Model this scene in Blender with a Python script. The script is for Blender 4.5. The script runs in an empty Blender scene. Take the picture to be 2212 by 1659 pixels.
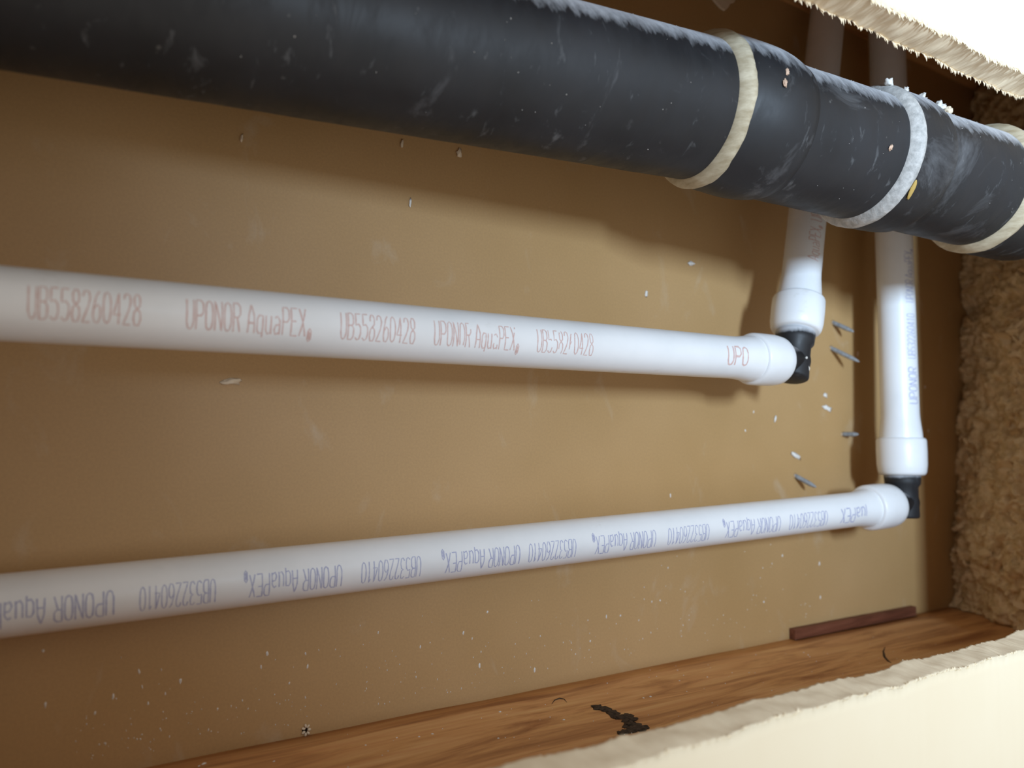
import bpy, math, random
from mathutils import Vector, Matrix, noise

# ------------------------------------------------------------------ frame
# millimetres: X runs along the pipes, Y into the wall, Z up; the lens is at the origin
Z0 = 1200.0
def V(x, y, z):
    return Vector((x * 0.001, y * 0.001, (z + Z0) * 0.001))

scene = bpy.context.scene
col = scene.collection

# ------------------------------------------------------------------ camera
cam = bpy.data.cameras.new('camera')
cam.sensor_fit = 'HORIZONTAL'; cam.sensor_width = 36.0
cam.lens = 36.0 * 1661.0 / 2212.0
cam.clip_start = 0.01; cam.clip_end = 50
cam.dof.use_dof = True
cam.dof.focus_distance = 0.36
cam.dof.aperture_fstop = 7.5
camo = bpy.data.objects.new('camera', cam); col.objects.link(camo)
TH, PI_ = math.radians(57), math.radians(3.1)
fwd = Vector((math.cos(TH) * math.cos(PI_), math.sin(TH) * math.cos(PI_), math.sin(PI_)))
camo.location = V(0, 0, 0)
camo.rotation_euler = fwd.to_track_quat('-Z', 'Y').to_euler()
scene.camera = camo

# ------------------------------------------------------------------ world, lights, exposure
world = bpy.data.worlds.new('room_light'); scene.world = world
world.use_nodes = True
bg = world.node_tree.nodes['Background']
bg.inputs[0].default_value = (1.0, 0.935, 0.86, 1); bg.inputs[1].default_value = 0.60

def area(name, loc, target, w, h, power, color):
    l = bpy.data.lights.new(name, 'AREA'); l.shape = 'RECTANGLE'
    l.size = w; l.size_y = h; l.energy = power; l.color = color
    o = bpy.data.objects.new(name, l); col.objects.link(o)
    o.location = loc
    o.rotation_euler = (target - loc).to_track_quat('-Z', 'Y').to_euler()
    return o
lamp = area('work_lamp', V(60, -560, 150), V(640, 330, 140), 0.085, 0.14, 1.8, (0.60, 0.79, 1.0))
lamp.data.spread = math.radians(72)

scene.cycles.max_bounces = 8; scene.cycles.diffuse_bounces = 4; scene.cycles.glossy_bounces = 3
scene.view_settings.view_transform = 'Standard'
scene.view_settings.look = 'None'
scene.view_settings.exposure = 0.0
scene.view_settings.gamma = 1.0
scene.view_settings.use_curve_mapping = False

# ------------------------------------------------------------------ materials
def mat(name, base=(0.5, 0.5, 0.5), rough=0.6, spec=0.5):
    m = bpy.data.materials.new(name); m.use_nodes = True
    b = m.node_tree.nodes['Principled BSDF']
    b.inputs['Base Color'].default_value = (*base, 1)
    b.inputs['Roughness'].default_value = rough
    b.inputs['Specular IOR Level'].default_value = spec
    return m, m.node_tree.nodes, m.node_tree.links, b

def coords(N, L, scale=(1, 1, 1), rot=(0, 0, 0)):
    t = N.new('ShaderNodeTexCoord'); mp = N.new('ShaderNodeMapping')
    mp.inputs['Scale'].default_value = scale; mp.inputs['Rotation'].default_value = rot
    L.new(t.outputs['Object'], mp.inputs[0]); return mp.outputs[0]

def nz(N, L, co, scale, detail=4, rough=0.55, dist=0.0):
    n = N.new('ShaderNodeTexNoise'); n.inputs['Scale'].default_value = scale
    n.inputs['Detail'].default_value = detail; n.inputs['Roughness'].default_value = rough
    n.inputs['Distortion'].default_value = dist
    L.new(co, n.inputs['Vector']); return n.outputs['Fac']

def ramp(N, L, fac, stops):
    r = N.new('ShaderNodeValToRGB'); e = r.color_ramp.elements
    while len(e) < len(stops): e.new(0.5)
    for i, (p, c) in enumerate(stops):
        e[i].position = p; e[i].color = (*c, 1) if len(c) == 3 else c
    L.new(fac, r.inputs[0]); return r.outputs[0]

def mix(N, L, fac, a, b, mode='MIX'):
    m = N.new('ShaderNodeMix'); m.data_type = 'RGBA'; m.blend_type = mode
    for sock, v in ((0, fac), (6, a), (7, b)):
        if isinstance(v, (int, float)): m.inputs[sock].default_value = v
        elif isinstance(v, tuple): m.inputs[sock].default_value = (*v, 1)
        else: L.new(v, m.inputs[sock])
    return m.outputs[2]

def bump(N, L, b, h, strength=0.3, dist=0.001):
    n = N.new('ShaderNodeBump'); n.inputs['Strength'].default_value = strength
    n.inputs['Distance'].default_value = dist
    L.new(h, n.inputs['Height']); L.new(n.outputs[0], b.inputs['Normal'])

g = (lambda v: (v, v, v))

def m_board():
    m, N, L, b = mat('brown_paper_board', rough=0.5, spec=0.5)
    co = coords(N, L)
    big = nz(N, L, co, 9, 3); fine = nz(N, L, co, 900, 2)
    c = ramp(N, L, big, [(0.3, (0.46, 0.28, 0.115)), (0.7, (0.53, 0.33, 0.150))])
    c = mix(N, L, 0.10, c, ramp(N, L, fine, [(0.35, g(0.3)), (0.7, g(0.7))]), 'OVERLAY')
    dust = ramp(N, L, nz(N, L, coords(N, L, (1, 1, 0.55)), 42, 5, 0.62, 0.6), [(0.60, g(0)), (0.80, g(0.35))])
    c = mix(N, L, dust, c, (0.62, 0.54, 0.44))
    L.new(c, b.inputs['Base Color'])
    bump(N, L, b, nz(N, L, co, 260, 3), 0.10, 0.0006)
    return m

def m_wood(name, c0, c1, c2, sc=1.0):
    m, N, L, b = mat(name, rough=0.6, spec=0.35)
    co = coords(N, L, (3.0 * sc, 26 * sc, 26 * sc))
    n = nz(N, L, co, 2.6, 6, 0.6, 1.6)
    c = ramp(N, L, n, [(0.30, c0), (0.52, c1), (0.72, c2)])
    f = nz(N, L, coords(N, L, (12, 500, 500)), 1.0, 2)
    c = mix(N, L, 0.25, c, ramp(N, L, f, [(0.3, g(0.25)), (0.7, g(0.75))]), 'OVERLAY')
    L.new(c, b.inputs['Base Color'])
    bump(N, L, b, n, 0.12, 0.001)
    return m

def m_pex():
    m, N, L, b = mat('white_pex_plastic', rough=0.34, spec=0.5)
    c = ramp(N, L, nz(N, L, coords(N, L), 30, 4, 0.6), [(0.3, (0.80, 0.815, 0.83)), (0.6, (0.86, 0.87, 0.885))])
    smudge = ramp(N, L, nz(N, L, coords(N, L, (0.6, 1, 1)), 55, 4, 0.7), [(0.64, g(0)), (0.74, g(0.30))])
    c = mix(N, L, smudge, c, (0.52, 0.50, 0.46))
    L.new(c, b.inputs['Base Color'])
    return m

def m_black(name='black_drain_plastic', dusty=1.0):
    m, N, L, b = mat(name, rough=0.42, spec=0.5)
    co = coords(N, L)
    c = ramp(N, L, nz(N, L, co, 22, 4), [(0.3, (0.010, 0.0105, 0.012)), (0.7, (0.022, 0.023, 0.027))])
    # chalky scuffs running round the pipe
    sc = nz(N, L, coords(N, L, (2.2, 1, 0.7), (0, 0.25, 0)), 62, 5, 0.66, 0.5)
    c = mix(N, L, ramp(N, L, sc, [(0.61, g(0)), (0.80, g(0.42 * dusty))]), c, (0.34, 0.35, 0.36))
    sm = nz(N, L, coords(N, L, (1.3, 1, 0.8), (0, 0.5, 0)), 20, 6, 0.72, 0.8)
    c = mix(N, L, ramp(N, L, sm, [(0.56, g(0)), (0.76, g(0.34 * dusty))]), c, (0.30, 0.31, 0.33))
    sp = nz(N, L, coords(N, L, (1, 1, 0.6)), 330, 2, 0.5)
    c = mix(N, L, ramp(N, L, sp, [(0.74, g(0)), (0.84, g(0.22 * dusty))]), c, (0.40, 0.39, 0.37))
    # plaster dust that has settled on the upward side
    ge = N.new('ShaderNodeNewGeometry'); sx = N.new('ShaderNodeSeparateXYZ'); L.new(ge.outputs['Normal'], sx.inputs[0])
    dn = N.new('ShaderNodeMath'); dn.operation = 'MULTIPLY_ADD'
    L.new(nz(N, L, coords(N, L, (1.6, 0.5, 0.5)), 140, 4, 0.7), dn.inputs[0]); dn.inputs[1].default_value = 0.5
    L.new(sx.outputs[2], dn.inputs[2])
    c = mix(N, L, ramp(N, L, dn.outputs[0], [(0.66, g(0)), (1.02, g(0.95))]), c, (0.66, 0.68, 0.72))
    L.new(c, b.inputs['Base Color'])
    L.new(ramp(N, L, sc, [(0.4, g(0.50)), (0.75, g(0.68))]), b.inputs['Roughness'])
    bump(N, L, b, nz(N, L, co, 240, 4), 0.05, 0.0003)
    return m

def m_simple(name, c0, c1, scale, rough=0.8, spec=0.3, bs=0.3, bd=0.0006, stretch=(1, 1, 1)):
    m, N, L, b = mat(name, rough=rough, spec=spec)
    n = nz(N, L, coords(N, L, stretch), scale, 5, 0.62)
    L.new(ramp(N, L, n, [(0.3, c0), (0.7, c1)]), b.inputs['Base Color'])
    bump(N, L, b, n, bs, bd)
    return m

M = dict(
    board=m_board(),
    timber=m_wood('orange_pine', (0.36, 0.15, 0.055), (0.70, 0.37, 0.15), (0.80, 0.48, 0.22)),
    darkwood=m_wood('red_brown_wood', (0.10, 0.030, 0.014), (0.16, 0.052, 0.026), (0.21, 0.075, 0.04), 2.0),
    pex=m_pex(), black=m_black(), fitting=m_black('black_elbow_plastic', 0.5),
    paint=m_simple('cream_paint', (0.92, 0.80, 0.58), (0.95, 0.84, 0.63), 12, 0.7, 0.3, 0.05),
    gypsum=m_simple('cut_gypsum', (0.84, 0.70, 0.50), (0.92, 0.79, 0.58), 160, 0.9, 0.2, 0.25, 0.0004),
    backpaper=m_simple('grey_brown_back_paper', (0.33, 0.25, 0.17), (0.42, 0.33, 0.23), 30, 0.85),
    cement_cream=m_simple('dried_cream_cement', (0.36, 0.29, 0.18), (0.66, 0.59, 0.44), 120, 0.7, 0.35, 0.5, 0.001, (1, 0.5, 2.5)),
    cement_grey=m_simple('dried_grey_cement', (0.34, 0.34, 0.33), (0.62, 0.61, 0.59), 330, 0.75, 0.3, 0.5, 0.0008),
    yellow=m_simple('yellow_glue', (0.50, 0.34, 0.09), (0.60, 0.42, 0.13), 90, 0.45, 0.5),
    plaster=m_simple('white_plaster', (0.74, 0.70, 0.64), (0.86, 0.83, 0.78), 300, 0.95, 0.2),
    pinkchip=m_simple('pink_paper_chip', (0.62, 0.42, 0.30), (0.72, 0.52, 0.40), 300, 0.9, 0.2),
    tanscrap=m_simple('tan_paper_scrap', (0.78, 0.64, 0.47), (0.84, 0.71, 0.54), 60, 0.9, 0.2),  # tone lightened for the painted patch of light; real torn paper shares it
    steel=m_simple('dull_grey_steel', (0.20, 0.21, 0.22), (0.36, 0.37, 0.38), 500, 0.5, 0.5, 0.2),
    fibre=m_simple('brown_wood_fibre', (0.56, 0.38, 0.18), (0.92, 0.72, 0.46), 130, 0.95, 0.15, 0.9, 0.003),
    flake_a=m_simple('tan_flake', (0.72, 0.54, 0.32), (0.80, 0.63, 0.42), 90, 0.9, 0.2),
    flake_b=m_simple('brown_flake', (0.56, 0.37, 0.19), (0.68, 0.48, 0.27), 90, 0.9, 0.2),
    tar=m_simple('dark_pitch', (0.030, 0.022, 0.015), (0.11, 0.075, 0.052), 420, 0.85, 0.3, 0.8, 0.001),
    hole=m_simple('dark_hole_inside', (0.012, 0.008, 0.005), (0.02, 0.014, 0.009), 300, 0.95, 0.1),
    ink_red=m_simple('faded_red_ink', (0.62, 0.42, 0.39), (0.74, 0.56, 0.53), 700, 0.5, 0.4, 0.0),
    ink_blue=m_simple('faded_blue_ink', (0.38, 0.40, 0.60), (0.52, 0.54, 0.70), 700, 0.5, 0.4, 0.0),
)

# ------------------------------------------------------------------ mesh helpers
def mesh_obj(name, verts, faces, material, parent=None, smooth=True, mm=True):
    me = bpy.data.meshes.new(name)
    me.from_pydata([V(*v) if mm else v for v in verts], [], faces)
    for m in (material if isinstance(material, (list, tuple)) else [material]):
        me.materials.append(m)
    if smooth: me.polygons.foreach_set('use_smooth', [True] * len(me.polygons))
    me.update()
    o = bpy.data.objects.new(name, me); col.objects.link(o)
    if parent is not None: o.parent = parent
    return o

def fix_normals(o):
    import bmesh
    bm = bmesh.new(); bm.from_mesh(o.data)
    bmesh.ops.recalc_face_normals(bm, faces=bm.faces); bm.to_mesh(o.data); bm.free()
    return o

def tag(o, label=None, cat=None, group=None, kind=None):
    if label: o['label'] = label
    if cat: o['category'] = cat
    if group: o['group'] = group
    if kind: o['kind'] = kind
    return o

def empty(name):
    o = bpy.data.objects.new(name, None); o.empty_display_size = 0.01
    col.objects.link(o); return o

def frame(u):
    u = Vector(u).normalized()
    n = Vector((0, 0, 1)) if abs(u.z) < 0.9 else Vector((0, -1, 0))
    b = (n - u * n.dot(u)).normalized()      # "up" across the axis
    return u, u.cross(b).normalized(), b

def lathe(name, a, b, prof, material, parent, seg=64, jitter=None, smooth=True):
    """revolve (s in mm from a along a->b, r) profile"""
    a = Vector(a); u, e1, e2 = frame(Vector(b) - a)
    vs, fs = [], []
    for i, (s, r) in enumerate(prof):
        for k in range(seg):
            t = 2 * math.pi * k / seg
            rr = r + (jitter(s, t) if jitter else 0)
            vs.append(a + u * s + e1 * (rr * math.cos(t)) + e2 * (rr * math.sin(t)))
    for i in range(len(prof) - 1):
        for k in range(seg):
            k2 = (k + 1) % seg
            fs.append((i * seg + k, i * seg + k2, (i + 1) * seg + k2, (i + 1) * seg + k))
    return fix_normals(mesh_obj(name, vs, fs, material, parent, smooth))

def tube(name, pts, radii, material, parent=None, seg=40, caps=True):
    """round tube through points with a radius for each"""
    P = [Vector(p) for p in pts]; vs, fs = [], []
    e2 = None
    for i, p in enumerate(P):
        d = (P[min(i + 1, len(P) - 1)] - P[max(i - 1, 0)]).normalized()
        if e2 is None: _, e1, e2 = frame(d)
        e2 = (e2 - d * e2.dot(d)).normalized(); e1 = d.cross(e2)
        for k in range(seg):
            t = 2 * math.pi * k / seg
            vs.append(p + (e1 * math.cos(t) + e2 * math.sin(t)) * radii[i])
    for i in range(len(P) - 1):
        for k in range(seg):
            k2 = (k + 1) % seg
            fs.append((i * seg + k, i * seg + k2, (i + 1) * seg + k2, (i + 1) * seg + k))
    if caps:
        fs.append(tuple(range(seg))); fs.append(tuple(range((len(P) - 1) * seg, len(P) * seg)))
    return fix_normals(mesh_obj(name, vs, fs, material, parent))

def box(vs, fs, x0, x1, y0, y1, z0, z1):
    n = len(vs)
    vs += [(x, y, z) for z in (z0, z1) for y in (y0, y1) for x in (x0, x1)]
    fs += [tuple(n + i for i in f) for f in ((0, 2, 3, 1), (4, 5, 7, 6), (0, 1, 5, 4), (2, 6, 7, 3), (0, 4, 6, 2), (1, 3, 7, 5))]

def pn(x, y=0.0, z=0.0):
    return noise.noise(Vector((x, y, z)))

def bez(a, b, c, n):
    a, b, c = Vector(a), Vector(b), Vector(c)
    return [a * (1 - t) ** 2 + b * (2 * t * (1 - t)) + c * t * t for t in [i / n for i in range(n + 1)]]

# ------------------------------------------------------------------ the setting
YB = 330.0            # face of the brown back board
YD0, YD1 = 171.0, 184.0   # front and back of the plasterboard
XL, XR = -60.0, 502.0     # left and right ends of the opening
ZTOP = 330.0

vs, fs = [], []
box(vs, fs, -180, 760, YB, YB + 13, -260, ZTOP + 40)
wall_back = mesh_obj('wall_back', vs, fs, M['board'], smooth=False)
tag(wall_back, 'brown paper-faced board closing the back of the wall cavity', 'wall', kind='structure')

def zup(x, t):   # cut edge above the opening, t: 0 front .. 1 back
    base = 161.2 + 0.0205 * x + (0.016 * x - 2.6) * (1 - t) * 0.55
    k = min(1.0, max(0.0, (236 - x) / 34.0)); base += 24 * k * k * (3 - 2 * k)     # unseen stretch raised so lamp light reaches the pipe top
    return base + 2.2 * pn(x * 0.028, 3.1) + 1.1 * pn(x * 0.09, 7.7 + t * 1.2) + 0.7 * pn(x * 0.35, t * 0.9, 1.3) + 0.35 * pn(x * 1.3, t * 1.3, 4)
def zlo(x, t):
    base = -91.5 - 0.0215 * x - 1.2 * (1 - t)
    return base + 2.0 * pn(x * 0.030, 13.1) + 0.9 * pn(x * 0.085, 17.7 + t * 2) + 0.5 * pn(x * 0.33, t * 0.9, 11.3) + 0.25 * pn(x * 1.2, t * 1.3, 14)

def front_sheet():
    vs, fs, mi = [], [], []
    n = 1100; T = [0, 0.06, 0.2, 0.4, 0.6, 0.8, 0.94, 1.0]
    for fn, zfar, flip in ((zup, 620.0, False), (zlo, -520.0, True)):
        st = len(vs)
        for i in range(n + 1):
            x = XL + (XR - XL) * i / n
            vs.append((x, YD0, zfar)); vs.append((x, YD0, fn(x, 0) + (5 if not flip else -5)))
            for j, t in enumerate(T):
                wob = 0.25 * pn(x * 0.5, t * 9, 2.2) if 0 < j < len(T) - 1 else 0
                y = YD0 + (YD1 - YD0) * t + (0.25 * pn(x * 0.2, 9, t) if j in (0, len(T) - 1) else 0)
                vs.append((x, y, fn(x, t) + wob))
            vs.append((x, YD1, zfar))
        k = len(T) + 3
        for i in range(n):
            for j in range(k - 1):
                a = st + i * k + j
                f = (a, a + 1, a + k + 1, a + k)
                fs.append(f if not flip else f[::-1])
                mi.append(0 if j <= 1 else (2 if j == k - 2 else 1))
    for x0, x1, z0, z1 in ((-420, XL, -520, 620), (XR, 1050, -520, 620)):
        box(vs, fs, x0, x1, YD0, YD1, z0, z1)
        mi += [1, 1, 0, 2, 1, 1]
    o = mesh_obj('wall_front', vs, fs, [M['paint'], M['gypsum'], M['backpaper']])
    o.data.polygons.foreach_set('material_index', mi)
    return fix_normals(o)
wall_front = front_sheet()
tag(wall_front, 'cream painted plasterboard with a rough sawn opening', 'wall', kind='structure')

def fringe(name, edge, t, y, sgn, count, lmin, lmax, material, x0, x1, seed):
    rnd = random.Random(seed); vs, fs = [], []
    for _ in range(count):
        x = rnd.uniform(x0, x1); w = rnd.uniform(0.5, 1.5); l = rnd.uniform(lmin, lmax) * rnd.uniform(0.4, 1)
        z = edge(x, t) + sgn * 0.6
        yy = y + rnd.uniform(-0.2, 0.2); dx = rnd.uniform(-0.4, 1.6) * l * 0.4; dy = rnd.uniform(-0.5, 0.5)
        n = len(vs); th = 0.22
        vs += [(x - w, yy, z), (x + w, yy, z), (x + dx, yy + dy, z - sgn * l),
               (x - w, yy + th, z), (x + w, yy + th, z), (x + dx + 0.15, yy + dy + th, z - sgn * l)]
        fs += [(n, n + 1, n + 2), (n + 3, n + 5, n + 4), (n, n + 2, n + 5, n + 3), (n + 1, n + 4, n + 5, n + 2)]
    o = mesh_obj(name, vs, fs, material, wall_front, smooth=False)
    o['kind'] = 'stuff'; return o
fringe('torn_front_paper', zup, 0.0, YD0 - 0.1, 1, 620, 0.8, 3.4, M['paint'], 150, 505, 1)
fringe('torn_back_paper', zup, 1.0, YD1 - 0.2, 1, 620, 0.8, 3.6, M['gypsum'], 150, 505, 2)
fringe('torn_front_paper', zlo, 0.0, YD0 - 0.1, -1, 420, 0.4, 1.6, M['paint'], 60, 505, 3)
fringe('torn_back_paper', zlo, 1.0, YD1 - 0.2, -1, 300, 0.3, 0.9, M['gypsum'], 60, 505, 4)

# timbers round the cavity
def timber(name, corners_top, drop, material, nx=80, ny=12, wav=0.35):
    """slab whose top is a gently uneven grid between four corners (x0y0,x1y0,x0y1,x1y1)"""
    a, b, c, d = [Vector(p) for p in corners_top]; vs, fs = [], []
    for j in range(ny + 1):
        for i in range(nx + 1):
            s, t = i / nx, j / ny
            p = (a * (1 - s) + b * s) * (1 - t) + (c * (1 - s) + d * s) * t
            p = p + Vector((0, 0, wav * pn(p.x * 0.03, p.y * 0.08, 5)))
            vs.append(p)
    for j in range(ny):
        for i in range(nx):
            q = j * (nx + 1) + i; fs.append((q, q + 1, q + nx + 2, q + nx + 1))
    n = len(vs)
    for p in list(vs): vs.append(p - Vector((0, 0, drop)))
    W = nx + 1
    for i in range(nx):
        fs.append((i, n + i, n + i + 1, i + 1)); q = ny * W + i; fs.append((q, q + 1, n + q + 1, n + q))
    for j in range(ny):
        q = j * W; fs.append((q, q + W, n + q + W, n + q)); q = j * W + nx; fs.append((q, n + q, n + q + W, q + W))
    fs.append((n, n + ny * W, n + ny * W + nx, n + nx))
    return fix_normals(mesh_obj(name, vs, fs, material, None))

def ztim(x, y):
    return -129.7 - 0.0224 * x - 0.02 * (YB - y)
plate = timber('timber_plate', [(-140, YD1, ztim(-140, YD1)), (760, YD1, ztim(760, YD1)), (-140, YB - 0.05, ztim(-140, YB)), (760, YB - 0.05, ztim(760, YB))], 38, M['timber'])
tag(plate, 'orange-brown pine timber along the bottom of the cavity', 'timber')
vs, fs = [], []
box(vs, fs, -140, 760, YD1, YB, ZTOP - 38, ZTOP)
top = mesh_obj('timber_header', vs, fs, M['timber'], smooth=False)
tag(top, 'shadowed timber closing the top of the cavity above the black pipe', 'timber')
vs, fs = [], []
box(vs, fs, -178, -140, YD1, YB, -200, ZTOP)
stud = mesh_obj('timber_stud', vs, fs, M['timber'], smooth=False)
tag(stud, 'upright timber stud at the left end where the pipes begin', 'timber')

# ------------------------------------------------------------------ black drain pipe
drain = empty('drain_pipe'); drain.location = V(0, 0, 0) * 0
tag(drain, 'large black plastic drain pipe with three glued couplings crossing the opening', 'pipe')
R1 = 31.0
A = Vector((-7.2, 276.8, 141.5)); B = Vector((255.6, 241.6, 143.3)); C = Vector((289, 230.5, 137.2)); D = Vector((455.1, 207.0, 128.4))
uAB = (B - A).normalized(); uCD = (D - C).normalized()
start = A - uAB * ((A.x + 140) / uAB.x)
def lumps(amp, f, ph):
    return lambda s, t: amp * pn(s * 0.12 + ph, math.cos(t) * f, math.sin(t) * f)
L1 = (B - start).length + 6
lathe('pipe_section', start, B, [(0, R1 - 3), (0.01, R1)] + [(L1 * i / 60, R1) for i in range(1, 61)], M['black'], drain, 96, lumps(0.12, 2, 1))

def coupling(p, u, length, k, cem, step=True):
    q = p + u * 10
    hub = lathe('coupling', p, q, [(0.6, R1 + 0.2), (0.8, R1 + 2.4), (2.2, R1 + 3.2), (6, R1 + 3.4), (length * 0.55, R1 + 3.3),
        (length - 9, R1 + 3.0), (length - 4.5, R1 + 2.3), (length - 1.8, R1 + 1.2), (length, R1 + 0.05)], M['black'], drain, 96, lumps(0.15, 2, k))
    def wob(s, t):
        return 0.45 * pn(s * 0.6 + k * 7, math.cos(t) * 3, math.sin(t) * 3) + 0.2 * pn(s * 2 + k, math.cos(t) * 11, math.sin(t) * 11)
    ring = lathe('cement_ring', p, q, [(-2.4, R1 - 0.3), (-2.0, R1 + 0.7), (-1.0, R1 + 1.9), (0.4, R1 + 3.1), (1.8, R1 + 3.75), (3.2, R1 + 3.85), (4.4, R1 + 3.5), (4.8, R1 + 2.6)], cem, drain, 160, wob)
    return hub, ring

hub1, ring1 = coupling(B + uAB * 1.0, uAB, 14, 1, M['cement_cream'])
def cubic(a, b, c, d, n):
    return [a * (1 - t) ** 3 + b * (3 * t * (1 - t) ** 2) + c * (3 * t * t * (1 - t)) + d * t ** 3 for t in [i / n for i in range(n + 1)]]
hp_ = cubic(B + uAB * 4, B + uAB * 16, C - uCD * 9, C + uCD * 4, 16)
hub1b = tube('coupling', hp_, [R1 + 3.35] * 9 + [R1 + 3.3, R1 + 3.2, R1 + 3.0, R1 + 2.7, R1 + 2.3, R1 + 1.7, R1 + 0.9, R1 + 0.05], M['black'], drain, 96)
tag(ring1, 'cream bead of dried pipe cement')
lathe('pipe_section', C - uCD * 6, D, [(i * 4.0, R1) for i in range(0, 18)], M['black'], drain, 96, lumps(0.12, 2, 3))
P2 = C + uCD * ((350 - C.x) / uCD.x)
hub2, ring2 = coupling(P2, uCD, 31, 2, M['cement_grey'])
tag(ring2, 'grey bead of dried pipe cement')
P2b = P2 + uCD * 27
lathe('pipe_section', P2b, D, [(i * 4.0, R1) for i in range(0, 18)], M['black'], drain, 96, lumps(0.12, 2, 5))
P3 = C + uCD * ((437 - C.x) / uCD.x)
hub3, ring3 = coupling(P3, uCD, 46, 3, M['cement_cream'])
lathe('pipe_section', P3 + uCD * 24, D, [(0, R1)] + [(i * 5.0, R1) for i in range(1, 8)] + [(38.6, R1 - 0.3), (38.9, R1 - 1.5), (39.0, 0.3)], M['black'], drain, 96, lumps(0.12, 2, 9))

def on_pipe(x, ang, axis=0, lift=0.0, rad=R1):
    """point on the drain pipe: x position, angle from straight towards the room, positive up (degrees)"""
    if axis == 0: p = A + uAB * ((x - A.x) / uAB.x); u = uAB
    else: p = C + uCD * ((x - C.x) / uCD.x); u = uCD
    _, e1, e2 = frame(u); a = math.radians(ang)
    n = (-e1 if e1.y > 0 else e1) * math.cos(a) + e2 * math.sin(a)
    return p + n * (rad + lift), n, u

def blob(name, p, n, u, sx, sy, sz, material, parent=None, seed=0, rough=0.35, seg=10, rings=6, mm=True):
    """small irregular lump lying on a surface: axes u (length), n x u (width), n (height)"""
    n = Vector(n).normalized(); u = (Vector(u) - n * Vector(u).dot(n)).normalized(); w = n.cross(u)
    vs, fs = [], []
    for i in range(rings + 1):
        ph = math.pi * i / rings
        for k in range(seg):
            t = 2 * math.pi * k / seg
            d = Vector((math.sin(ph) * math.cos(t), math.sin(ph) * math.sin(t), math.cos(ph)))
            q = 1 + rough * (pn(d.x * 1.6 + seed * 3.7, d.y * 1.6, d.z * 1.6) + 0.5 * pn(d.x * 4.1 + seed, d.y * 4.1, d.z * 4.1 + 3))
            vs.append(Vector(p) + u * (d.x * sx * q) + w * (d.y * sy * q) + n * (d.z * sz * q))
    for i in range(rings):
        for k in range(seg):
            k2 = (k + 1) % seg
            fs.append((i * seg + k, i * seg + k2, (i + 1) * seg + k2, (i + 1) * seg + k))
    return fix_normals(mesh_obj(name, vs, fs, material, parent))

p, n, u = on_pipe(349.5, -42, 1, 0.4, R1 + 3.4)
tag(blob('glue_drip', p + uCD * 6.2, n, (0.3, 0.6, -1), 5.0, 1.3, 0.7, M['yellow'], drain, 3, 0.2, 14, 8), 'yellow smear of glue')

# ------------------------------------------------------------------ printed stroke lettering
GL = {
 'U': [[(0, 1), (0, .25), (.12, .05), (.3, 0), (.48, .05), (.6, .25), (.6, 1)]],
 'B': [[(0, 0), (0, 1), (.4, 1), (.57, .9), (.57, .62), (.4, .53), (0, .53)], [(.4, .53), (.6, .42), (.6, .12), (.42, 0), (0, 0)]],
 '5': [[(.58, 1), (.04, 1), (.02, .56), (.35, .6), (.56, .48), (.6, .25), (.48, .05), (.25, 0), (0, .1)]],
 '8': [[(.3, .53), (.08, .62), (.05, .86), (.2, 1), (.4, 1), (.55, .86), (.52, .62), (.3, .53), (.06, .42), (0, .2), (.14, 0), (.46, 0), (.6, .2), (.54, .42), (.3, .53)]],
 '2': [[(.02, .8), (.12, .97), (.3, 1), (.5, .95), (.58, .75), (.45, .5), (0, 0), (.6, 0)]],
 '6': [[(.5, 1), (.25, .85), (.04, .5), (0, .22), (.14, .02), (.42, 0), (.6, .2), (.55, .48), (.32, .58), (.05, .42)]],
 '0': [[(.3, 0), (.08, .1), (0, .35), (0, .68), (.1, .92), (.3, 1), (.5, .92), (.6, .68), (.6, .35), (.52, .1), (.3, 0)]],
 '4': [[(.44, 0), (.44, 1), (0, .3), (.6, .3)]],
 '3': [[(.02, .88), (.2, 1), (.45, .98), (.56, .78), (.45, .57), (.22, .53), (.5, .47), (.6, .25), (.45, .03), (.18, 0), (0, .13)]],
 '1': [[(.12, .8), (.34, 1), (.34, 0)]],
 'P': [[(0, 0), (0, 1), (.42, 1), (.6, .88), (.6, .6), (.42, .47), (0, .47)]],
 'O': [[(.3, 0), (.08, .08), (0, .3), (0, .7), (.08, .92), (.3, 1), (.52, .92), (.6, .7), (.6, .3), (.52, .08), (.3, 0)]],
 'N': [[(0, 0), (0, 1), (.6, 0), (.6, 1)]],
 'R': [[(0, 0), (0, 1), (.42, 1), (.6, .88), (.6, .62), (.42, .5), (0, .5)], [(.3, .5), (.6, 0)]],
 'A': [[(0, 0), (.05, .6), (.3, 1), (.55, .6), (.6, 0)], [(.03, .35), (.57, .35)]],
 'q': [[(.55, -.14), (.55, .62), (.2, .64), (.02, .5), (.02, .14), (.2, 0), (.55, .03)]],
 'u': [[(.02, .64), (.02, .15), (.2, 0), (.5, .06), (.52, .64)], [(.52, .2), (.56, 0)]],
 'a': [[(.05, .58), (.3, .65), (.52, .5), (.52, 0)], [(.52, .36), (.15, .34), (0, .17), (.14, 0), (.52, .08)]],
 'E': [[(.6, 1), (0, 1), (0, 0), (.6, 0)], [(0, .52), (.48, .52)]],
 'X': [[(0, 1), (.6, 0)], [(.6, 1), (0, 0)]],
 'r': [[(.05, -.1), (.05, .2), (.2, .3), (.36, .2), (.36, -.1), (.2, -.2), (.05, -.1)], [(.16, -.1), (.16, .2), (.26, .12), (.17, .05), (.27, -.1)]],
}
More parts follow.
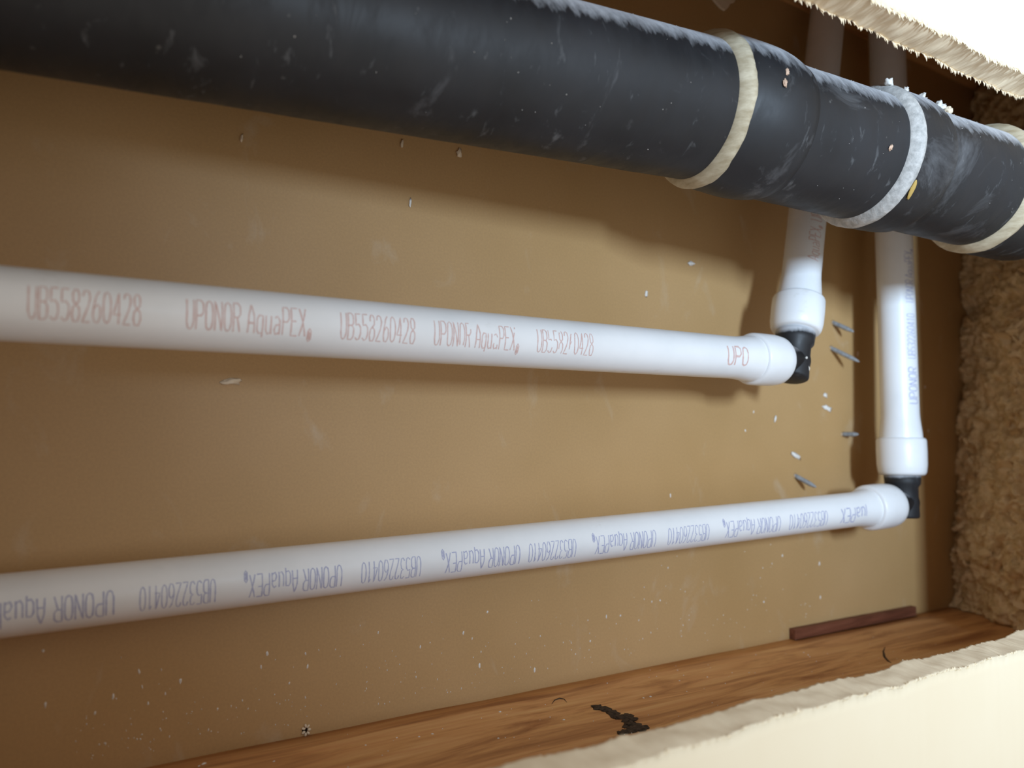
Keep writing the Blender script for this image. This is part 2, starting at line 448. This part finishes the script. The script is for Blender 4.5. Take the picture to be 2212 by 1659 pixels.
def lettering(name, text, a, b, rad, s0, s1, ang, half, ink, parent, flip=False, faint=0.0, seed=0, facing=None):
    """ink strokes laid on a pipe from a to b, s0..s1 mm along it, centred at ang degrees, +-half degrees tall"""
    a = Vector(a); u, e1, e2 = frame(Vector(b) - a)
    out = -e1 if e1.y > 0 else e1
    if facing:
        out = Vector(facing); out = (out - u * out.dot(u)).normalized(); e2 = out.cross(u).normalized()
    rnd = random.Random(seed); vs, fs = [], []
    wtot = sum(0.5 if c == ' ' else (0.45 if c == 'r' else 0.82) for c in text) - 0.2
    k = (s1 - s0) / wtot; x = 0.0; lw = 0.095
    def put(px, py):
        if flip: px, py = wtot - px, 1 - py
        t = math.radians(ang + (py - 0.5) * 2 * half)
        n = out * math.cos(t) + e2 * math.sin(t)
        return a + u * (s0 + px * k) + n * (rad + 0.06)
    hk = 2 * math.radians(half) * rad      # arc height in mm
    for ch in text:
        if ch == ' ': x += 0.5; continue
        for st in GL[ch]:
            pts = []
            for (x0, y0), (x1, y1) in zip(st, st[1:]):
                m = max(1, int(abs(y1 - y0) * 10 + abs(x1 - x0) * 4))
                for i in range(m): pts.append((x0 + (x1 - x0) * i / m, y0 + (y1 - y0) * i / m))
            pts.append(st[-1])
            run = []
            for i, (px, py) in enumerate(pts):
                q0 = pts[max(i - 1, 0)]; q1 = pts[min(i + 1, len(pts) - 1)]
                dx, dy = (q1[0] - q0[0]) * k, (q1[1] - q0[1]) * hk
                l = math.hypot(dx, dy) or 1
                w = lw * k * rnd.uniform(0.7, 1.15) * 1.55
                ox, oy = -dy / l * w * 0.5 / k, dx / l * w * 0.5 / hk
                drop = faint and pn(x * 1.3 + px, py * 1.7, seed + 0.3) > 0.32 - faint
                run.append(None if drop else (put(x + px + ox, py + oy), put(x + px - ox, py - oy)))
            for r0, r1 in zip(run, run[1:]):
                if r0 and r1:
                    n0 = len(vs); vs += [r0[0], r0[1], r1[1], r1[0]]; fs.append((n0, n0 + 1, n0 + 2, n0 + 3))
        x += 0.45 if ch == 'r' else 0.82
    return mesh_obj(name, vs, fs, ink, parent, smooth=False)

# ------------------------------------------------------------------ white water pipes
def water_pipe(label, a, b, r, ring_x, corner, ring_z, riser_end, riser_r, texts, ink, ink_label, flip, ang, half):
    root = tag(empty('water_pipe'), label, 'pipe', 'white plastic water pipes')
    a, b = Vector(a), Vector(b); u = (b - a).normalized()
    start = a - u * ((a.x + 140) / u.x)
    sx = lambda x: start + u * ((x - start.x) / u.x)
    x0, x1 = ring_x
    n = 60; pts = [sx(-140 + (x0 - 16 + 140) * i / n) for i in range(n + 1)]
    rr = [r] * (n + 1)
    for f, q in ((0.25, .12), (0.5, .45), (0.75, .82), (1.0, 1.0), (1.2, 1.0)):
        pts.append(sx(x0 - 16 + 16 * f)); rr.append(r + 1.35 * q)
    run = tube('pipe_run', pts, rr, M['pex'], root, 64)
    def ring(p, q, rad):
        d = (Vector(q) - Vector(p)).normalized(); l = (Vector(q) - Vector(p)).length
        return lathe('expansion_ring', p, q, [(-0.2, r + 0.2), (-0.15, rad - 1.3), (0.4, rad - 0.45), (1.5, rad), (l * .35, rad + .15), (l * 0.72, rad), (l - 2.2, rad - 0.6), (l - 0.8, rad - 1.3), (l, rad - 2.4), (l + 0.05, r * 0.7)], M['pex'], root, 72)
    ring(sx(x0), sx(x1), 14.4)
    c = Vector(corner); z0, z1 = ring_z            # lower and upper end of the upright ring
    re = Vector(riser_end); ru = (re - c).normalized()
    rz = lambda z: c + ru * ((z - c.z) / ru.z)
    # elbow: a short barrel each way, a collar against each ring and a blunt corner
    el = empty('elbow'); el.parent = root
    hb = sx(x1 - 2)
    bz = c.z - 10.5
    lathe('elbow_barrel', rz(bz), rz(z0 + 2), [(0, 0.2), (0.05, 8.6), (0.6, 9.5), (1.6, 9.8), ((z0 - bz) * .45, 9.4), ((z0 - bz) * .72, 9.4), ((z0 - bz) * .8, 10.9), (z0 - bz + 0.5, 11.3), (z0 - bz + 0.6, 7)], M['fitting'], el, 48)
    hc = Vector((c.x, c.y, c.z)); hl = (hc - hb).length
    lathe('elbow_barrel', hb, hc, [(0, 7), (0.05, 10.6), (6.0, 10.6), (6.6, 9.2), (hl + 4, 9.2), (hl + 4.1, 0.2)], M['fitting'], el, 48)
    tag(el, 'black plastic elbow fitting')
    ring(rz(z1), rz(z0), 15.0 if riser_r < 11.7 else 15.3)
    pts, rr = [], []
    for f, q in ((-0.2, 1), (0, 1.0), (0.25, .8), (0.55, .42), (0.8, .12), (1, 0)):
        pts.append(rz(z1 + 16 * f)); rr.append(riser_r + 1.5 * q)
    m = 24
    for i in range(1, m + 1):
        pts.append(rz(z1 + 16) + (re - rz(z1 + 16)) * (i / m)); rr.append(riser_r)
    riser = tube('pipe_riser', pts, rr, M['pex'], root, 64)
    for i, (txt, xa, xb, faint) in enumerate(texts):
        t = lettering('lettering', txt, start, b, r + (1.2 if xa > x0 - 18 else 0), (sx(xa) - start).length, (sx(xb) - start).length, ang, half, ink, run, flip, faint, i + 1)
        t['label'] = ink_label
    return root, riser, rz

SER_R, NAME = 'UB558260428', 'UPONOR AquaPEXr'
def px_x(upx, y):
    """x along the pipe (mm) read from where a mark stands in the picture, for a surface y mm away"""
    r = (upx - 1106) / 1661.0
    return y * (math.cos(TH) + r * math.sin(TH)) / (math.sin(TH) - r * math.cos(TH))

ua, ub = (-4.1, 278.0, 37.0), (327.8, 282.0, 36.7)
yu = 267.5
tr = [(SER_R, px_x(52, yu), px_x(298, yu), 0.0), (NAME, px_x(398, yu), px_x(668, yu), 0.0), (SER_R, px_x(733, yu + 1), px_x(895, yu + 1), -0.12),
      (NAME, px_x(935, yu + 2), px_x(1118, yu + 2), -0.3), (SER_R, px_x(1160, yu + 2), px_x(1282, yu + 2), -0.14), ('UPON', px_x(1575, yu + 3), px_x(1634, yu + 3), 0.0)]
red, red_riser, rz_red = water_pipe('white plastic water pipe with faded red print, upper of the two', ua, ub, 11.4, (339, 363), (379, 284.5, 37.5), (55, 75.5),
    (462.0, 312.0, 290.5), 11.3, tr, M['ink_red'], 'faded red printed lettering', False, -2.0, 25.0)

la, lb = (-1.6, 316.0, -61.0), (428.2, 293.0, -53.0)
SER_B = 'UB532260410'
def yl(px): return 306.0 - 23.0 * min(1, px / 1800.0) - 0.5
tb = [(t, px_x(p0, yl(p0)), px_x(p1, yl(p1)), 0.0) for t, p0, p1 in (
    (NAME, -60, 262), (SER_B, 318, 480), (NAME, 545, 752), (SER_B, 795, 922), (NAME, 970, 1135), (SER_B, 1155, 1255), (NAME, 1293, 1425),
    (SER_B, 1452, 1538), (NAME, 1570, 1688), (SER_B, 1708, 1786), ('AquaPEX', 1815, 1880))]
blue, blue_riser, rz_blue = water_pipe('white plastic water pipe with faded blue print, lower of the two', la, lb, 10.7, (459, 484), (497.5, 289.5, -50.5), (-33, -8.5),
    (514.0, 302.0, 290.5), 11.8, tb, M['ink_blue'], 'faded blue printed lettering', True, -8.0, 24.0)
# a few letters of print on the risers
for z0_, z1_, txt in ((96, 118, 'AquaPEXr'), (121, 140, 'UPONOR')):
    c0 = rz_red(z0_)
    t = lettering('lettering', txt, c0, rz_red(z1_), 11.3, 0, (rz_red(z1_) - c0).length, 0, 19, M['ink_red'], red_riser, False, 0.0, 9, (-0.38, -0.92, 0)); t['label'] = 'faded red printed lettering'
for z0_, z1_, txt in ((14, 38, 'UPONOR'), (44, 74, SER_B), (82, 118, NAME)):
    c0 = rz_blue(z0_)
    t = lettering('lettering', txt, c0, rz_blue(z1_), 11.8, 0, (rz_blue(z1_) - c0).length, 0, 17, M['ink_blue'], blue_riser, False, 0.0, 9, (-0.22, -0.97, 0)); t['label'] = 'faded blue printed lettering'

# ------------------------------------------------------------------ insulation at the right end
ins = tag(empty('insulation_block'), 'rough brown wood-fibre insulation filling the right end of the cavity', 'insulation')
def ins_x(y, z):
    base = 631 - 0.62 * (YB - y) + 0.135 * (z + 140)
    q = 9.0 * pn(y * 0.03, z * 0.03, 2.5) + 7.0 * pn(y * 0.08, z * 0.08, 8.1) + 5.0 * pn(y * 0.19, z * 0.19, 4.4) + 3.2 * pn(y * 0.42, z * 0.42, 6.4) + 1.4 * pn(y * 0.9, z * 0.9, 1.4)
    return base + q
vs, fs = [], []
ny, nzz = 130, 380
for j in range(nzz + 1):
    for i in range(ny + 1):
        y = YD1 + 1 + (YB - YD1 - 1.2) * i / ny; zb = ztim(ins_x(y, -140) - 6, y) + 0.6; z = zb + (ZTOP - 39 - zb) * j / nzz
        vs.append((ins_x(y, z), y, z))
for j in range(nzz):
    for i in range(ny):
        q = j * (ny + 1) + i; fs.append((q, q + ny + 1, q + ny + 2, q + 1))
# back and sides
W = ny + 1; n = len(vs)
for (j, i) in ((0, 0), (0, ny), (nzz, 0), (nzz, ny)):
    v = vs[j * W + i]; vs.append((755, v[1], v[2]))
fs += [(n, n + 1, n + 3, n + 2), tuple(range(0, ny + 1)) + (n + 1, n), tuple(nzz * W + i for i in range(ny, -1, -1)) + (n + 2, n + 3),
       tuple(j * W for j in range(nzz, -1, -1)) + (n, n + 2), tuple(j * W + ny for j in range(nzz + 1)) + (n + 3, n + 1)]
fix_normals(mesh_obj('fibre_mass', vs, fs, M['fibre'], ins))

# wood flakes: a few shapes shared by all
rnd = random.Random(11)
flake_meshes = []
for k in range(8):
    r2 = random.Random(50 + k); m = r2.randint(5, 7); L0 = r2.uniform(3.6, 6.4); W0 = L0 * r2.uniform(0.35, 0.75); t0 = r2.uniform(0.5, 1.0)
    pr = [(L0 * math.cos(2 * math.pi * i / m) * r2.uniform(0.7, 1.1), W0 * math.sin(2 * math.pi * i / m) * r2.uniform(0.7, 1.1)) for i in range(m)]
    bow = r2.uniform(-0.03, 0.03)
    vv = [Vector((x, y, -t0 + bow * x * x)) * 0.001 for x, y in pr] + [Vector((x * .9, y * .9, t0 + bow * x * x)) * 0.001 for x, y in pr]
    ff = [tuple(range(m - 1, -1, -1)), tuple(range(m, 2 * m))] + [(i, (i + 1) % m, m + (i + 1) % m, m + i) for i in range(m)]
    me = bpy.data.meshes.new('wood_flake'); me.from_pydata(vv, [], ff); me.update()
    me.materials.append(M['flake_a'] if k % 2 else M['flake_b']); flake_meshes.append(me)
for k in range(290):
    y = rnd.uniform(225, YB - 4) if k > 60 else rnd.uniform(YB - 14, YB - 3)
    z = rnd.uniform(-128, 118)
    p = Vector((ins_x(y, z), y, z)); e = 2.0
    nrm = Vector((-1, (ins_x(y + e, z) - ins_x(y - e, z)) / (2 * e), (ins_x(y, z + e) - ins_x(y, z - e)) / (2 * e))).normalized()
    tilt = (nrm + Vector((rnd.uniform(-.8, .8), rnd.uniform(-.8, .8), rnd.uniform(-.8, .8)))).normalized()
    o = bpy.data.objects.new('wood_flake', rnd.choice(flake_meshes)); col.objects.link(o); o.parent = ins
    o.location = V(*(p + nrm * -0.3))
    q = tilt.to_track_quat('Z', 'X').to_matrix().to_4x4() @ Matrix.Rotation(rnd.uniform(0, 6.28), 4, 'Z')
    o.rotation_euler = q.to_euler(); s = rnd.choice((0.4, 0.55, 0.7, 0.9, 1.2, 1.5)) * rnd.uniform(0.85, 1.15); o.scale = (s, s, s)

# fine loose fibres
vs, fs = [], []
for k in range(1400):
    y = rnd.uniform(215, YB - 2); z = rnd.uniform(-130, 130); x = ins_x(y, z)
    d = Vector((rnd.uniform(-1, 0.2), rnd.uniform(-1, 1), rnd.uniform(-1, 1))).normalized(); l = rnd.uniform(1.5, 5); w = rnd.uniform(0.12, 0.35)
    s = d.cross(Vector((0.3, 0.5, 0.8))).normalized() * w; q = d.cross(s).normalized() * w
    a0 = Vector((x + 0.5, y, z)); b0 = a0 + d * l + Vector((0, 0, 0.4))
    n = len(vs); vs += [a0 + s, a0 - s * .5 + q, a0 - s * .5 - q, b0]
    fs += [(n, n + 1, n + 3), (n + 1, n + 2, n + 3), (n + 2, n, n + 3)]
o = mesh_obj('loose_fibres', vs, fs, M['flake_b'], ins, smooth=False); o['kind'] = 'stuff'

# ------------------------------------------------------------------ nails poking through the board
def nail(base, tip, label):
    base, tip = Vector(base), Vector(tip); l = (tip - base).length
    root = tag(empty('nail'), label, 'nail', 'nail points through the back board')
    lathe('shank', base, tip, [(-3, 1.4), (0, 1.5)] + [(l * (0.08 + 0.66 * i / 16), 1.5 + (0.2 if i % 2 else -0.15)) for i in range(17)] + [(l * 0.84, 1.2), (l * 0.94, 0.7), (l, 0.05)], M['steel'], root, 14)
    # lifted paper round the hole
    vs, fs = [], []
    sg = random.Random(int(base.x)); m = 7
    for i in range(m):
        t = 2 * math.pi * i / m + sg.uniform(-.2, .2); t2 = t + 0.75; ro = sg.uniform(1.8, 2.6); h = sg.uniform(0.3, 0.9)
        c = lambda tt, rr, hh: (base.x + rr * math.cos(tt), YB - 0.12 - hh, base.z + rr * math.sin(tt))
        n = len(vs)
        vs += [c(t, ro, 0), c(t2, ro, 0), c((t + t2) / 2, 1.2, h), c(t, ro, 0.25), c(t2, ro, 0.25), c((t + t2) / 2, 1.2, h + 0.25)]
        fs += [(n, n + 2, n + 1), (n + 3, n + 4, n + 5), (n, n + 3, n + 5, n + 2), (n + 1, n + 2, n + 5, n + 4)]
    mesh_obj('lifted_paper', vs, fs, M['board'], root, smooth=False)
    return root

def at_board(upx, vpx, y=YB):
    """point on the board (or at depth y) where a mark of the photograph stands"""
    r = (upx - 1106) / 1661.0; up = (829.5 - vpx) / 1661.0
    right = Vector((math.sin(TH), -math.cos(TH), 0)); u = right.cross(fwd)
    d = fwd + right * r + u * up
    return d * (y / d.y)
def on_timber(upx, vpx):
    p = at_board(upx, vpx, 300.0); d = p / p.y
    y = 300.0
    for _ in range(12): y = (ztim(d.x * y, y)) / d.z
    return d * y

for (b, t, dy, lab) in (((1799, 697), (1845, 717), 14, 'grey nail point above the elbow gap, uppermost of four'),
                        ((1795, 752), (1857, 782), 18, 'longest grey nail point, just below the uppermost one'),
                        ((1820, 938), (1855, 938), 11, 'short level grey nail point left of the blue printed riser'),
                        ((1718, 1028), (1764, 1053), 13, 'lowest grey nail point, above the blue printed pipe')):
    nail(at_board(*b), at_board(t[0], t[1], YB - dy), lab)

# small torn hole near the bottom of the board
hp = at_board(658, 1577)
hole = tag(empty('torn_hole'), None); hole.parent = wall_back
blob('hole_dark', hp + Vector((0, -0.15, 0)), (0, -1, 0), (0.2, 0, 1), 1.7, 1.1, 0.18, M['hole'], hole, 4, 0.5)
for i in range(7):
    t = i * 0.9; r0 = 1.5
    blob('torn_paper', hp + Vector((math.cos(t) * r0 * 0.9 + 0.6, -0.4, math.sin(t) * r0 * 1.2)), (0, -1, 0.2), (math.cos(t), 0, math.sin(t)), 0.9, 0.6, 0.45, M['tanscrap'], hole, i, 0.4, 7, 4)

# ------------------------------------------------------------------ strip of wood, painted patch of light, marks on the timber
a0 = at_board(1710, 1366, YB - 2); a1 = at_board(1972, 1316, YB - 2)
vs, fs = [], []
nn = 30
for i in range(nn + 1):
    x = a0.x + (a1.x - a0.x) * i / nn; zb = ztim(x, YB) + 0.45; h = 6.6 + 0.35 * pn(x * 0.06, 3)
    for (yy, zz) in ((YB - 4.6, zb), (YB - 4.6, zb + h - 0.5), (YB - 4.0, zb + h), (YB - 0.3, zb + h), (YB - 0.3, zb)):
        vs.append((x, yy, zz))
for i in range(nn):
    for j in range(5):
        q = i * 5; fs.append((q + j, q + (j + 1) % 5, q + 5 + (j + 1) % 5, q + 5 + j))
fs += [(0, 1, 2, 3, 4), tuple(nn * 5 + j for j in (4, 3, 2, 1, 0))]
strip = fix_normals(mesh_obj('wood_strip', vs, fs, M['darkwood'], None, smooth=False))
tag(strip, 'thin dark red-brown wood strip lying in the bottom corner of the board', 'wood strip')

# patch of light in the dark gap, made as a pale tan sheet
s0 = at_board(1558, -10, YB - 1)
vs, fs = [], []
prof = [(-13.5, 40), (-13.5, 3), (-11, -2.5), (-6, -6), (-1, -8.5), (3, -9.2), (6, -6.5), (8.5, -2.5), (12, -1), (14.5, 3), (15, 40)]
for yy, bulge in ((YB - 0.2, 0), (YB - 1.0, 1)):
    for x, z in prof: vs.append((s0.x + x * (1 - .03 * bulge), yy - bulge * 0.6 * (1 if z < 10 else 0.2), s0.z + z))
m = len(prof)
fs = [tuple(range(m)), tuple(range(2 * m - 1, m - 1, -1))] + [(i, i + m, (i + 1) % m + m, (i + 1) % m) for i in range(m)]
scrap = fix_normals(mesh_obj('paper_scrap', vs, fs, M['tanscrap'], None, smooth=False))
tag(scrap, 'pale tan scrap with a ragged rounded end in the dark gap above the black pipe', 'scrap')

# dark pitch smear and small cracks belong to the bottom timber
mark = empty('pitch_mark'); mark.parent = plate
tag(mark, 'dark crusty pitch mark')
for i, (a, b, s) in enumerate([(1292, 1528, 2.3), (1302, 1531, 2.3), (1312, 1534, 2.1), (1322, 1541, 2.4), (1331, 1549, 2.2), (1338, 1551, 1.7), (1345, 1549, 1.9), (1356, 1548, 2.2), (1365, 1554, 2.0),
                               (1352, 1558, 1.6), (1362, 1565, 2.0), (1372, 1567, 2.2), (1378, 1573, 2.3), (1367, 1576, 2.2), (1355, 1580, 1.8), (1394, 1571, 1.3), (1390, 1577, 1.2), (1342, 1584, 1.6), (1350, 1571, 1.1)]):
    p = on_timber(a, b)
    blob('pitch_lump', p + Vector((0, 0, 0.12)), (0, 0, 1), (1, 0.4, 0), s * 1.5, s * 1.2, 0.5, M['tar'], mark, i * 1.7, 0.8, 12, 6)
def crack(pts, w, name='crack'):
    P = [on_timber(*q) + Vector((0, 0, 0.1)) for q in pts]
    Q = []
    for i in range(len(P) - 1):
        for k in range(4): Q.append(P[i].lerp(P[i + 1], k / 4) + Vector((0.4 * pn(i + k * .3, 2), 0, 0)))
    Q.append(P[-1]); m = len(Q)
    tube(name, Q, [max(0.12, w * math.sin(math.pi * (i + .5) / m)) for i in range(m)], M['tar'], plate, 6)
crack([(1912, 1398), (1908, 1408), (1910, 1418), (1918, 1428), (1925, 1432)], 0.7)
crack([(1192, 1521), (1198, 1513), (1209, 1509), (1219, 1511), (1224, 1517)], 0.35)

# ------------------------------------------------------------------ crumbs and flecks
GROUP = 'plaster crumbs on the board and pipes'
def chip(px, name, label, size, yoff=0.35, asp=1.0, ang=90, m='plaster', hgt=0.45):
    p = at_board(px[0], px[1], YB - yoff); t = math.radians(ang)
    o = blob(name, p, (0, -1, 0), (math.cos(t), 0, math.sin(t)), size, size * asp, hgt, M[m], None, px[0] * 0.01, 0.9, 12, 6)
    return tag(o, label, 'crumb', GROUP)
chip((1493, 569), 'plaster_crumb', 'small white crumb on the board left of the red printed riser', 2.6, asp=0.45, ang=3)
chip((1396, 634), 'plaster_crumb', 'tiny white crumb on the board above the red printed pipe', 1.9, asp=0.5, ang=80)
chip((1783, 853), 'plaster_crumb', 'small round white speck on the board below the upper elbow', 1.9, asp=0.8, ang=0)
chip((1787, 881), 'plaster_crumb', 'larger white smear-like crumb below the upper elbow', 4.6, asp=0.36, ang=-10)
chip((1720, 985), 'plaster_crumb', 'long white slanting flake between the two elbows', 5.2, asp=0.28, ang=-24)
chip((1675, 905), 'plaster_crumb', 'small upright white flake left of the nail points', 2.2, asp=0.4, ang=75)
chip((500, 824), 'plaster_crumb', 'tan crumb on the board just below the red printed pipe', 4.2, asp=0.34, ang=8, m='tanscrap', hgt=0.8)
chip((886, 438), 'plaster_crumb', 'thin white sliver on the board in the shadow of the black pipe', 1.9, asp=0.32, ang=84)
chip((992, 330), 'plaster_crumb', 'tan crumb on the board right under the black pipe', 2.1, asp=0.6, ang=80, m='tanscrap')
chip((868, 311), 'plaster_crumb', 'thin tan sliver on the board touching the lower edge of the black pipe', 2.2, asp=0.3, ang=84, m='tanscrap')
chip((522, 299), 'plaster_crumb', 'faint sliver on the board below the left half of the black pipe', 1.7, asp=0.3, ang=84, m='tanscrap')
chip((1853, 764), 'plaster_crumb', 'pinkish paper shred at the end of the longest nail point', 2.0, asp=0.5, ang=80, m='pinkchip')

def pipe_chip(x, ang, axis, label, sx, sy, h, m, rad=R1, seed=1, tilt=(0.2, 0, 1)):
    p, n, u = on_pipe(x, ang, axis, h * 0.5, rad)
    return tag(blob('plaster_crumb', p, n, tilt, sx, sy, h, M[m], None, seed, 0.75, 18, 12), label, 'crumb', GROUP)
pipe_chip(274, 20.5, 1, 'upper of two pinkish chips stuck on the first coupling', 1.8, 0.95, 0.5, 'pinkchip', R1 + 0.9, 2, (0.45, 0, 1))
pipe_chip(271.5, 9.5, 1, 'lower of two pinkish chips stuck on the first coupling', 1.8, 0.95, 0.5, 'pinkchip', R1 + 0.9, 5, (0.3, 0, 1))
pipe_chip(336, -16, 1, 'orange chip on the black pipe left of the grey cement ring', 1.5, 0.8, 0.5, 'pinkchip', R1, 8, (0.2, 0, 1))
pipe_chip(351, 63, 1, 'white crumb lying on top of the grey cement ring', 2.0, 1.7, 2.1, 'plaster', R1 + 3.6, 11)
pipe_chip(364, 64, 1, 'small white crumb on top of the second coupling', 1.5, 1.2, 1.5, 'plaster', R1 + 3.1, 12)
pipe_chip(376, 64, 1, 'fluffy white crumb on the step behind the second coupling', 2.6, 2.1, 2.6, 'plaster', R1 + 0.6, 13)
pipe_chip(388, 63, 1, 'largest fluffy white crumb on top of the black pipe', 3.3, 2.3, 2.9, 'plaster', R1, 14)
pipe_chip(396, 64, 1, 'greyish crumb right of the largest fluffy crumb', 2.3, 1.8, 1.9, 'tanscrap', R1, 15)
pipe_chip(30.5, -4, 0, 'pale speck on the left end of the black pipe', 1.0, 0.9, 0.3, 'plaster', R1, 16)

for (nx, dz, s_, lab) in ((0.02, 1.2, 0.9, 'tiny round white crumb on the upper black elbow'), (0.22, -4.8, 1.7, 'greyish plaster smear at the foot of the upper black elbow')):
    n_ = Vector((nx, -1, 0)).normalized(); p_ = Vector((378.8, 284.6, 37.5 + dz)) + n_ * 9.5
    tag(blob('plaster_crumb', p_, n_, (0, 0, 1), s_ * 0.8, s_, 0.35, M['plaster'], None, s_, 0.7, 14, 8), lab, 'crumb', GROUP)

# dust specks too small and too many to pick apart
def specks(name, pts, material, parent, seed):
    r3 = random.Random(seed); vs, fs = [], []
    for (p, n, s, el) in pts:
        n = Vector(n).normalized(); u = Vector((r3.uniform(-.25, .25), 0, 1)) if abs(n.z) < 0.9 else Vector((1, r3.uniform(-1, 1), 0))
        u = (u - n * u.dot(n)).normalized(); w = n.cross(u); k0 = len(vs); m = 6
        for i in range(m):
            t = 2 * math.pi * i / m; vs.append(p + u * (s * el * math.cos(t) * r3.uniform(.6, 1.1)) + w * (s * math.sin(t) * r3.uniform(.6, 1.1)) + n * 0.05)
        vs.append(p + n * (0.25 + s * 0.3))
        fs += [(k0 + i, k0 + (i + 1) % m, k0 + m) for i in range(m)]
    o = mesh_obj(name, vs, fs, material, parent, smooth=False); o['kind'] = 'stuff'; return o
r3 = random.Random(77); pts = []
listed = [(577, 1412), (564, 1440), (660, 1412), (664, 1440), (625, 1476), (390, 1470), (307, 1484), (320, 1519), (244, 1505), (470, 1531), (817, 1366), (1053, 1322), (1167, 1374), (908, 1397),
          (1001, 1367), (1020, 1379), (1036, 1437), (1448, 1070), (1443, 1226), (1408, 1300), (1426, 1297), (1310, 1332), (1275, 1385), (1690, 1200), (1770, 1218), (1772, 1290), (1640, 1120), (1628, 890),
          (1610, 930), (1650, 1300), (93, 1406), (98, 1522), (205, 1540), (1155, 1448), (1270, 1340), (1340, 1330), (1380, 1340), (1998, 836), (2005, 930), (1960, 740), (300, 1450)]
for q in listed: pts.append((at_board(*q), (0, -1, 0), r3.uniform(0.35, 0.8), r3.uniform(1.2, 2.6)))
for _ in range(260):
    ux = r3.uniform(150, 1750); vx = 1519 - 0.194 * (ux - 1000) - abs(r3.gauss(0, 1)) * 75 - 25
    if vx > 1640: continue
    pts.append((at_board(ux, vx), (0, -1, 0), r3.uniform(0.12, 0.34), r3.uniform(1, 2.4)))
specks('plaster_specks', pts, M['plaster'], wall_back, 5)
pts = []
for q in ((440, 1650), (430, 1655), (857, 1594), (905, 1592), (934, 1586), (790, 1610), (1080, 1538), (1040, 1552), (1076, 1595), (1390, 1508), (1405, 1505), (1218, 1555), (1528, 1463), (1746, 1415), (1790, 1360), (1800, 1357), (1815, 1352), (1775, 1365), (592, 1645)):
    pts.append((on_timber(*q), (0, 0, 1), r3.uniform(0.4, 0.9), r3.uniform(0.8, 1.5)))
for _ in range(90):
    pts.append((Vector((0, 0, 0)) + on_timber(r3.uniform(500, 2000), 0) * 0 + Vector((lambda x, y: (x, y, ztim(x, y)))(r3.uniform(60, 560), r3.uniform(255, 328))), (0, 0, 1), r3.uniform(0.15, 0.45), r3.uniform(0.8, 1.4)))
specks('plaster_specks', pts, M['plaster'], plate, 6)
pts = []
for _ in range(120):
    ax = 0 if r3.random() < 0.45 else 1
    x = r3.uniform(60, 245) if ax == 0 else r3.uniform(296, 345) if r3.random() < .4 else r3.uniform(382, 432)
    p, n, u = on_pipe(x, r3.gauss(66, 9) if r3.random() < 0.6 else r3.uniform(-70, 50), ax)
    pts.append((p, n, r3.uniform(0.08, 0.26), r3.uniform(0.8, 1.8)))
specks('dust_specks', pts, M['plaster'], drain, 7)
